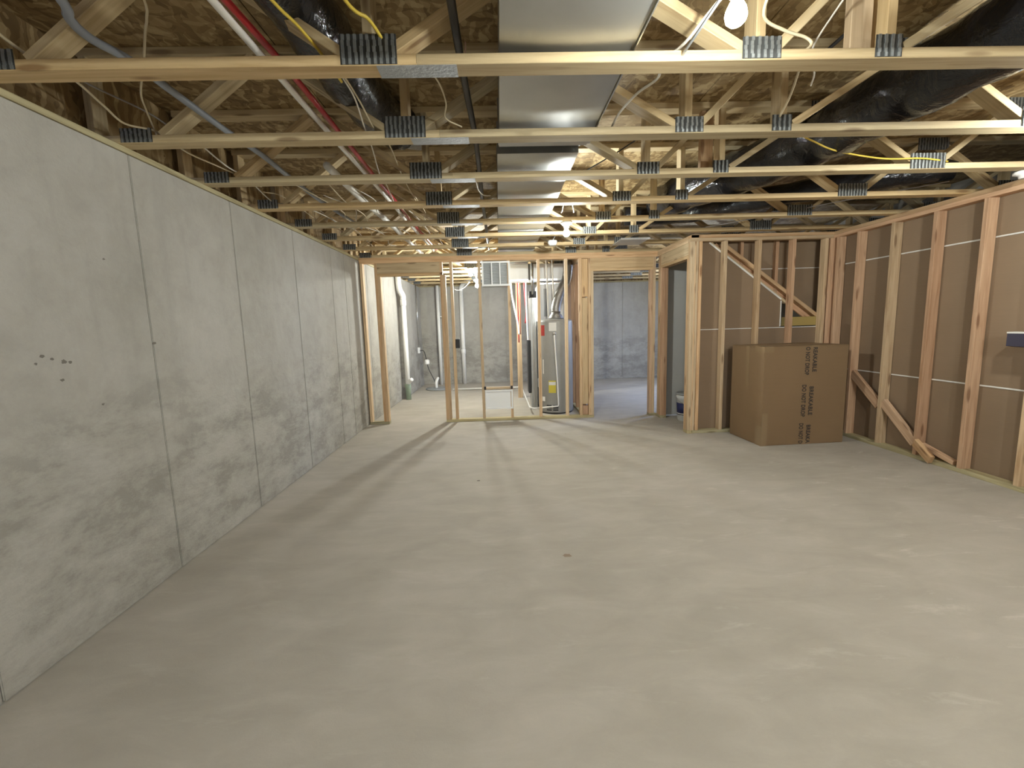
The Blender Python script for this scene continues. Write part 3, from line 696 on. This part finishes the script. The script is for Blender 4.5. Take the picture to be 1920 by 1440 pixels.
# wires of the middle lamp
cable([(0.62, 4.40, 2.42), (0.61, 4.25, 2.40), (0.60, 4.05, 2.41), (0.66, 3.9, 2.41)], 0.004, M_WIREW, 'white cable from the middle bulb, left arm of the V')
cable([(0.74, 4.40, 2.42), (0.72, 4.28, 2.40), (0.67, 4.05, 2.41), (0.66, 3.92, 2.41)], 0.004, M_WIREW, 'white cable from the middle bulb, right arm of the V')
ph = lathe('lampholder', [(0.05, 0.03), (0.058, 0.024), (0.058, 0.010), (0.03, 0.0), (0.026, -0.02)], M_PORC, None, (3.72, 3.20, 2.315), 24)
props(ph, 'white porcelain holder without a bulb above the right wall plate', 'lampholder')
dtc = lathe('junction_cover', [(0.05, 0.03), (0.055, 0.02), (0.055, 0.0), (0.045, -0.02), (0.03, -0.028)], M_PORC, None, (0.66, 5.46, 2.325), 24)
box('cover_strap', (0.655, 0.665, 5.171, 5.736, 2.352, 2.358), M_SPLICE, dtc)
props(dtc, 'small white round cover hanging left of the middle bulb under the trusses', 'cover')

# ------------------------------------------------------------ cardboard box
BA = math.radians(3.0)
bx = empty('cardboard_box', (2.78, 4.62, 0), 'large brown cardboard carton printed BREAKABLE DO NOT DROP, standing by the closet wall', 'box')
ca, sa = math.cos(BA), math.sin(BA)
BR = Matrix(((ca, -sa, 0), (sa, ca, 0), (0, 0, 1)))
def bp(u, v, z): return V((2.78, 4.62, 0)) + BR @ V((u, v, z))
def bmesh_box(name, b, m, bev=0.0, sag=False):
    vs = boxv(*b); me = rawmesh(name, vs, BOXF)
    if bev:
        bm = bmesh.new(); bm.from_mesh(me); bmesh.ops.bevel(bm, geom=list(bm.edges), offset=bev, segments=3, affect='EDGES')
        if sag:
            bmesh.ops.subdivide_edges(bm, edges=[e for e in bm.edges if e.calc_length() > 0.3], cuts=4, use_grid_fill=True)
            for v in bm.verts: v.co += V((0, -0.008*math.sin(math.pi*min(1, max(0, v.co.x/0.94)))*math.sin(math.pi*min(1, max(0, v.co.z/1.07))) if v.co.y < 0.02 else 0, 0))
        bm.to_mesh(me); bm.free()
    for p in me.polygons: p.use_smooth = False
    o = bpy.data.objects.new(name, me); COL.objects.link(o); me.materials.append(m); o.parent = bx
    o.rotation_euler = (0, 0, BA); return o
BW, BD, BH = 0.945, 0.60, 1.065
bmesh_box('carton_body', (0, BW, 0, BD, 0.0, BH), M_CARD, 0.006, False)
bmesh_box('top_flap', (0.004, BW-0.004, 0.004, BD/2-0.002, BH, BH+0.006), M_CARD); bmesh_box('top_flap', (0.004, BW-0.004, BD/2+0.002, BD-0.004, BH, BH+0.006), M_CARD)
bmesh_box('tape_and_glare', (-0.0012, 0.0, 0.26, 0.32, 0.62, BH+0.006), M_TAPEGLARE)  # tape strip sized to the pale glare on the carton's side
bmesh_box('tape_and_glare', (0.0, BW, BD/2-0.03, BD/2+0.03, BH+0.006, BH+0.0075), M_TAPEGLARE)
bmesh_box('tape_and_glare', (-0.0015, 0.10, -0.0015, 0.16, BH-0.055, BH+0.0078), M_TAPEGLARE)
bmesh_box('tape_and_glare', (-0.0015, 0.065, -0.0015, 0.0, 0.0, 0.36), M_TAPEGLARE)  # tape at the lower corner, draws the glare along that edge
bmesh_box('tape_and_glare', (-0.0015, -0.0003, -0.0015, 0.10, 0.0, 0.22), M_TAPEGLARE)  # same corner glare in the tape colour, carried round the side
bmesh_box('tape_and_glare', (0.52, 0.60, -0.0016, 0.0, BH-0.03, BH+0.0076), M_TAPEGLARE)
bmesh_box('tape_and_glare', (0.46, 0.54, -0.0016, 0.0, 0.0, 0.05), M_TAPEGLARE)
def boxtext(s, u, ztop, h, wid):
    cu = bpy.data.curves.new('print', 'FONT'); cu.body = s; cu.size = h/0.72; cu.offset = 0.0021; cu.extrude = 0.0003; cu.space_character = 1.06
    cu.materials.append(M_INK); tmp = bpy.data.objects.new('tmp', cu); COL.objects.link(tmp)
    bpy.context.view_layer.update()
    me = bpy.data.meshes.new_from_object(tmp.evaluated_get(bpy.context.evaluated_depsgraph_get()))
    bpy.data.objects.remove(tmp)
    w = max(v.co.x for v in me.vertices); k = wid/w
    for v in me.vertices:
        x, y, z = v.co.x*k, v.co.y, v.co.z
        v.co = (u+y, -0.0014-z*1.0, ztop-x)
    me.materials.clear(); me.materials.append(M_INK)
    o = bpy.data.objects.new('printed_text', me); COL.objects.link(o); o.parent = bx; o.rotation_euler = (0, 0, BA)
    return o
# px rows on the photographed carton: 644..690, 723..777, 795..833 and 645..695, 720..780, 792..832
U1, U2, TH = 0.523, 0.440, 0.046
boxtext('REAKABLE', U1+0.02, 1.055, TH, 0.265); boxtext('O NOT DROP', U2+0.02, 1.058, TH, 0.300)
boxtext('BREAKABLE', U1, 0.635, TH, 0.315); boxtext('DO NOT DROP', U2, 0.655, TH, 0.350)
boxtext('BREAKA', U1-0.01, 0.215, TH, 0.205); boxtext('DO NOT D', U2-0.01, 0.235, TH, 0.225)

# ------------------------------------------------------------ bucket in the closet doorway
bk = empty('bucket', (2.56, 6.02, 0), 'grey-white plastic pail with a navy label, just inside the closet doorway', 'bucket')
lathe('pail', [(0.118, 0.0), (0.124, 0.006), (0.137, 0.30), (0.143, 0.305), (0.143, 0.335), (0.138, 0.34), (0.139, 0.362)], M_BUCKET, bk, (2.56, 6.02, 0))
lathe('lid', [(0.146, 0.362), (0.148, 0.366), (0.148, 0.384), (0.140, 0.388), (0.128, 0.380)], M_LID, bk, (2.56, 6.02, 0))
lathe('label_band', [(0.1285, 0.085), (0.1365, 0.25)], M_NAVY, bk, (2.56, 6.02, 0))
lathe('label_stripe', [(0.1295, 0.095), (0.1302, 0.108)], M_PAPERW, bk, (2.56, 6.02, 0))
hp = [(2.56+0.152*math.cos(a), 6.02-0.06*math.sin(a)-0.1*math.sin(a), 0.325-0.10*math.sin(a)) for a in [math.pi*k/10 for k in range(11)]]
tube('handle', hp, 0.003, M_CHROME, bk, seg=6)

# small dark thing with pale top edge on the right wall
dk = prism_y('dark_bracket', [(3.86, 1.11), (3.93, 1.10), (3.93, 1.215), (3.86, 1.205)], 3.05, 3.31, mat('dark_navy_box', (0.03, 0.025, 0.05), 0.5), None)
props(dk, 'small dark box with a pale top edge fixed to the right wall', 'box')
box('pale_edge', (3.858, 3.93, 3.05, 3.312, 1.206, 1.218), M_WHITEGYP, dk)

# ------------------------------------------------------------ wall registers in the back wall
def register(name, x0, x1, z0, z1, label, n, mpanel, parent=None):
    r = empty(name, ((x0+x1)/2, YB, z0), label, 'vent')
    y0, y1 = YB-0.012, YB+0.03; b = 0.024
    multi('frame', [(x0, x1, y0, y1, z0, z0+b), (x0, x1, y0, y1, z1-b, z1), (x0, x0+b, y0, y1, z0+b, z1-b), (x1-b, x1, y0, y1, z0+b, z1-b)], M_WHITE, r)
    w = (x1-x0-2*b)/n
    for i in range(1, n): box('mullion', (x0+b+i*w-0.008, x0+b+i*w+0.008, y0+0.002, y1, z0+b, z1-b), M_WHITE, r)
    nl = 16
    for i in range(nl):
        z = z0+b+(i+0.5)*(z1-z0-2*b)/nl; L = x1-x0-2*b
        o = board('louvre', (x0+b, (y0+y1)/2+0.006, z), (x1-b, (y0+y1)/2+0.006, z), 0.020, 0.0022, mpanel, r, up=(0, 0.7, 1))
    return r
r1 = register('supply_register', -0.225, 0.170, 1.925, 2.262, 'white three-bay louvred register high between the studs', 3, M_LOUVRE)
box('boot', (-0.22, 0.165, YB+0.03, YB+0.3, 1.93, 2.26), M_DUCT, None)
props(bpy.data.objects['boot'], 'sheet metal boot behind the high white register', 'duct')
r2 = register('return_register', -0.235, 0.165, 0.172, 0.452, 'white louvred return grille low between the studs', 1, M_WHITE)
box('filter_panel', (-0.215, 0.145, YB+0.006, YB+0.012, 0.19, 0.435), M_WHITE, r2)
board('blocking', (-0.242, YB+0.04, 0.475), (0.132, YB+0.04, 0.475), 0.07, 0.03, M_STUD, wb)
for x in (-0.25, 0.135): box('bracket', (x, x+0.03, YB-0.006, YB, 0.46, 0.505), M_DARK, r2)

# ------------------------------------------------------------ utility room
WHX, WHY = 0.86, 6.98
wh = empty('water_heater', (WHX, WHY, 0), 'grey cylindrical gas water heater behind the studs', 'water heater')
R0 = 0.27
lathe('tank', [(R0-0.02, 0.02), (R0-0.005, 0.02), (R0, 0.03), (R0, 1.40), (R0-0.006, 1.425), (R0-0.03, 1.44), (0.06, 1.46)], M_GREYEN, wh, (WHX, WHY, 0), 40)
lathe('base_skirt', [(R0-0.012, 0.0), (R0-0.012, 0.03)], M_DARK, wh, (WHX, WHY, 0), 32)
lathe('draft_hood', [(0.115, 1.452), (0.115, 1.475), (0.075, 1.53), (0.072, 1.56)], M_FLUE, wh, (WHX+0.02, WHY, 0), 24)
def onheater(name, a0, a1, z0, z1, m, off=0.002):
    vs, fs = [], []; n = 5
    for k in range(n+1):
        a = math.radians(a0+(a1-a0)*k/n)
        for z in (z0, z1): vs.append((WHX+(R0+off)*math.sin(a), WHY-(R0+off)*math.cos(a), z))
    for k in range(n): fs.append((2*k, 2*k+2, 2*k+3, 2*k+1))
    return link(name, rawmesh(name, vs, fs), m, wh)
onheater('red_label', -64, -42, 1.20, 1.36, M_REDST); onheater('rating_label', -26, -2, 1.27, 1.395, M_PAPERW)
onheater('energy_label', -30, -6, 0.33, 0.52, M_YEL); onheater('energy_label_head', -29, -7, 0.45, 0.50, M_PAPERW, 0.003)
onheater('label', -52, -47, 0.62, 0.84, M_PAPERW)
for k in range(3):
    for a in (-38, -16): onheater('air_slot', a, a+17, 0.055+0.035*k, 0.072+0.035*k, M_DARK, 0.003)
onheater('control_valve', -50, -40, 0.20, 0.27, M_WHITE, 0.03)
fp = [(WHX+0.02, WHY, 1.55), (WHX+0.03, WHY+0.01, 1.66), (WHX+0.10, WHY+0.05, 1.86), (WHX+0.20, WHY+0.1, 2.05), (WHX+0.24, WHY+0.15, 2.25), (WHX+0.24, WHY+0.2, 2.40)]
flu = tube('flue_pipe', fp, 0.072, M_FLUE, seg=18, rf=lambda t_, i: 1+0.04*(i % 2)); props(flu, 'crinkled aluminium flue leaning up from the water heater', 'pipe')
lathe('valve', [(0.016, 0), (0.022, 0.01), (0.022, 0.03), (0.012, 0.04)], M_CHROME, wh, (WHX-0.045, WHY-R0-0.03, 1.215), 14)
td = tube('drain_tube', [(WHX-0.045, WHY-R0-0.035, 1.21), (WHX-0.045, WHY-R0-0.037, 1.15), (WHX-0.01, WHY-R0-0.04, 0.5), (WHX+0.0, WHY-R0-0.042, 0.16), (WHX-0.005, WHY-R0-0.045, 0.135), (WHX-0.05, WHY-R0-0.045, 0.13), (0.50, 6.72, 0.10), (0.435, 6.80, 0.10), (0.435, 8.0, 0.08), (0.435, 9.2, 0.06), (0.38, 9.48, 0.05)], 0.0115, M_PVC, seg=8, curve=False)
props(td, 'white relief drain tube down the water heater and back along the floor', 'pipe')
cdl = tube('condensate_pipe', [(-1.05, 9.62, 0.03), (0.34, 9.55, 0.04), (0.37, 9.52, 0.045)], 0.016, M_PVC, seg=8, curve=False)
props(cdl, 'white condensate pipe lying across the utility room floor', 'pipe')
for x in (WHX-0.09, WHX+0.0):
    props(tube('water_pipe', [(x, WHY+0.06, 1.45), (x-0.005, WHY+0.06, 1.8), (x-0.02, WHY+0.05, 2.3), (x-0.02, WHY+0.05, 2.45)], 0.011, M_WIREW, seg=8), 'slim %s riser above the water heater' % ('left white' if x < WHX-0.05 else 'right white'), 'pipe')
# furnace behind the water heater
fu = empty('furnace', (0.86, 7.75, 0), 'white and grey upright furnace cabinet behind the water heater', 'furnace')
box('cabinet', (0.62, 1.13, 7.45, 8.1, 0.02, 1.42), M_GREYEN, fu, 0.008)
box('upper_panel', (0.66, 1.12, 7.43, 8.1, 1.425, 2.02), M_WHITE, fu, 0.008)
box('panel_recess', (0.74, 0.80, 7.424, 7.43, 1.50, 1.95), M_LOUVRE, fu); box('base', (0.62, 1.13, 7.46, 8.08, 0.0, 0.03), M_DARK, fu)
box('trim', (0.66, 1.13, 7.42, 8.1, 2.02, 2.045), M_CHROME, fu)
pn = empty('plenum', (0.5, 7.6, 2.10), 'horizontal sheet metal plenum box above the furnace', 'duct')
box('plenum_body', (0.18, 1.13, 7.40, 7.95, 2.10, 2.345), M_WHITE, pn, 0.004); box('plenum_seam', (0.50, 0.515, 7.39, 7.40, 2.09, 2.345), M_DARK, pn)
box('plenum_band', (0.18, 1.13, 7.392, 7.40, 2.075, 2.105), M_CHROME, pn)
rd = empty('return_duct', (0.53, 7.3, 0), 'tall galvanised return air duct standing left of the water heater', 'duct')
box('duct_body', (0.50, 0.60, 7.25, 7.7, 0.0, 1.86), M_DUCT, rd, 0.003); box('duct_rib', (0.535, 0.545, 7.235, 7.25, 0.0, 1.86), M_CHROME, rd)
box('duct_rib', (0.57, 0.578, 7.235, 7.25, 0.0, 1.86), M_CHROME, rd); box('duct_band', (0.49, 0.605, 7.23, 7.42, 1.80, 1.90), M_DARK, rd)
box('duct_insulation', (0.455, 0.498, 7.3, 7.6, 0.25, 1.12), M_DARK, rd)
tube('riser', [(0.545, 7.22, 1.85), (0.545, 7.22, 2.34)], 0.022, M_CHROME, rd, seg=12, curve=False)
sw = empty('service_switch', (0.60, 7.2, 0.42), 'small white switch box on the return duct', 'switch')
box('switch_box', (0.60, 0.64, 7.19, 7.24, 0.36, 0.50), M_WHITE, sw, 0.003); box('toggle', (0.615, 0.625, 7.18, 7.19, 0.42, 0.45), M_DARK, sw)
# manifold post with red and white tubes
mp_ = board('manifold_post', (0.365, 8.4, 0.0), (0.365, 8.4, 2.34), 0.09, 0.038, M_STUD); props(mp_, 'upright pine post carrying the water tubes, in the utility room', 'post')
MG = 'water tubes on the manifold post'
for k, (x, m, z0, col) in enumerate(((0.20, M_RED, 1.30, 'dark red'), (0.345, M_RED, 1.05, 'short red'), (0.375, M_COPPER, 1.2, 'copper-coloured'), (0.47, M_RED, 1.4, 'right-hand red'))):
    props(tube('water_tube', [(x, 8.33, 2.34), (x+0.005, 8.32, 2.0), (x-0.004+0.012*k, 8.33, 1.6), (x+0.01, 8.33, z0)], 0.011 if k else 0.016, m, seg=8), col+' water tube hanging by the manifold post', 'pipe', MG)
props(tube('water_tube', [(0.30, 8.30, 2.32), (0.24, 8.28, 2.2), (0.25, 8.28, 1.9), (0.34, 8.28, 1.4), (0.36, 8.3, 1.2)], 0.016, M_PVC, seg=8), 'white water tube bowing out left of the manifold post', 'pipe', MG)
props(tube('water_tube', [(0.46, 8.28, 2.32), (0.50, 8.25, 2.2), (0.50, 8.25, 1.9), (0.51, 8.22, 1.3), (0.52, 8.2, 1.0)], 0.014, M_PVC, seg=8), 'white water tube right of the manifold post', 'pipe', MG)
# vertical soil pipes
def soil(name, pts, r, label, fit=None):
    o = tube(name, pts, r, M_PVC, seg=16, curve=False); props(o, label, 'pipe'); return o
s1 = soil('soil_pipe', [(-1.80, 8.60, 0.10), (-1.80, 8.60, 1.92)], 0.045, 'thick white soil pipe with an elbow standing by the left wall')
tube('elbow', [(-1.80, 8.60, 1.90), (-1.80, 8.60, 1.98), (-1.85, 8.55, 2.12), (-1.86, 8.54, 2.34)], 0.052, M_PVC, s1, seg=16)
lathe('coupling', [(0.05, 1.80), (0.055, 1.805), (0.055, 1.90), (0.05, 1.905)], M_PVC, s1, (-1.80, 8.60, 0), 20)
tube('wye', [(-1.80, 8.60, 0.30), (-1.75, 8.55, 0.36), (-1.70, 8.5, 0.40)], 0.036, M_PVC, s1, seg=14)
lathe('foot_fitting', [(0.05, 0.0), (0.052, 0.22), (0.056, 0.225), (0.056, 0.30), (0.05, 0.305)], M_GREEN, s1, (-1.80, 8.60, 0), 20)
s2 = soil('vent_pipe', [(-1.43, 10.68, 0.0), (-1.43, 10.68, 2.34)], 0.036, 'white vent pipe rising beside the sump in the far corner')
box('pipe_clamp', (-1.39, -1.26, 10.70, 10.80, 1.61, 1.63), M_PVC, s2)
s3 = soil('soil_pipe', [(-0.88, 10.72, 0.0), (-0.88, 10.72, 2.22)], 0.048, 'white soil pipe against the far wall, left of the low register')
lathe('coupling', [(0.05, 0.72), (0.056, 0.725), (0.056, 0.83), (0.05, 0.835)], M_PVC, s3, (-0.88, 10.72, 0), 20)
tube('elbow', [(-0.88, 10.72, 2.20), (-0.87, 10.70, 2.28), (-0.80, 10.6, 2.36), (-0.6, 10.2, 2.44)], 0.048, M_PVC, s3, seg=14)
eb = props(box('electrical_box', (-0.633, -0.575, YB+0.005, YB+0.075, 1.07, 1.20), M_DARK, None, 0.004), 'black electrical box nailed to the second stud from the left', 'electrical box')
multi('box_opening', [(-0.625, -0.583, YB+0.003, YB+0.0049, 1.08, 1.19)], M_BLACKPIPE, eb)
sm = empty('sump', (-1.42, 9.9, 0), 'dark round sump lid with a white discharge fitting on the floor', 'sump')
lathe('sump_lid', [(0.26, 0.0), (0.27, 0.01), (0.265, 0.025), (0.20, 0.03)], M_LID, sm, (-1.42, 9.95, 0), 32)
tube('discharge', [(-1.45, 9.95, 0.03), (-1.45, 9.95, 0.16), (-1.42, 10.05, 0.24)], 0.03, M_PVC, sm, seg=12)
ob = box('outlet_box', (-1.865, -1.82, 10.18, 10.26, 0.80, 0.93), M_WHITE, None, 0.004); props(ob, 'white outlet box on the left wall of the far corner', 'outlet')
tube('conduit', [(-1.84, 10.22, 0.93), (-1.845, 10.22, 2.33)], 0.010, M_CHROME, ob, seg=8, curve=False)
cable([(-1.82, 10.2, 0.86), (-1.72, 10.15, 0.84), (-1.66, 10.1, 0.6), (-1.62, 10.05, 0.45), (-1.5, 10.0, 0.2), (-1.45, 9.97, 0.05)], 0.009, M_DARK, 'black pump cord drooping from the outlet to the sump')
hb = lathe('alarm_horn', [(0.05, 0.0), (0.055, 0.02), (0.052, 0.09), (0.03, 0.11)], M_PVC, None, (-1.66, 10.12, 0.55), 16); props(hb, 'small white plug-in pump switch hanging on the black cord', 'switch')
# utility cables around the bulbs
cable([(-0.50, 8.0, 2.14), (-0.60, 8.1, 2.06), (-0.72, 8.2, 2.02), (-0.80, 8.3, 2.05)], 0.006, M_WIREW, 'white cable swinging between the utility room bulbs')
cable([(-0.38, 8.03, 2.20), (-0.40, 8.0, 2.28), (-0.46, 7.95, 2.33)], 0.006, M_WIREW, 'short white cable holding the lower utility bulb')
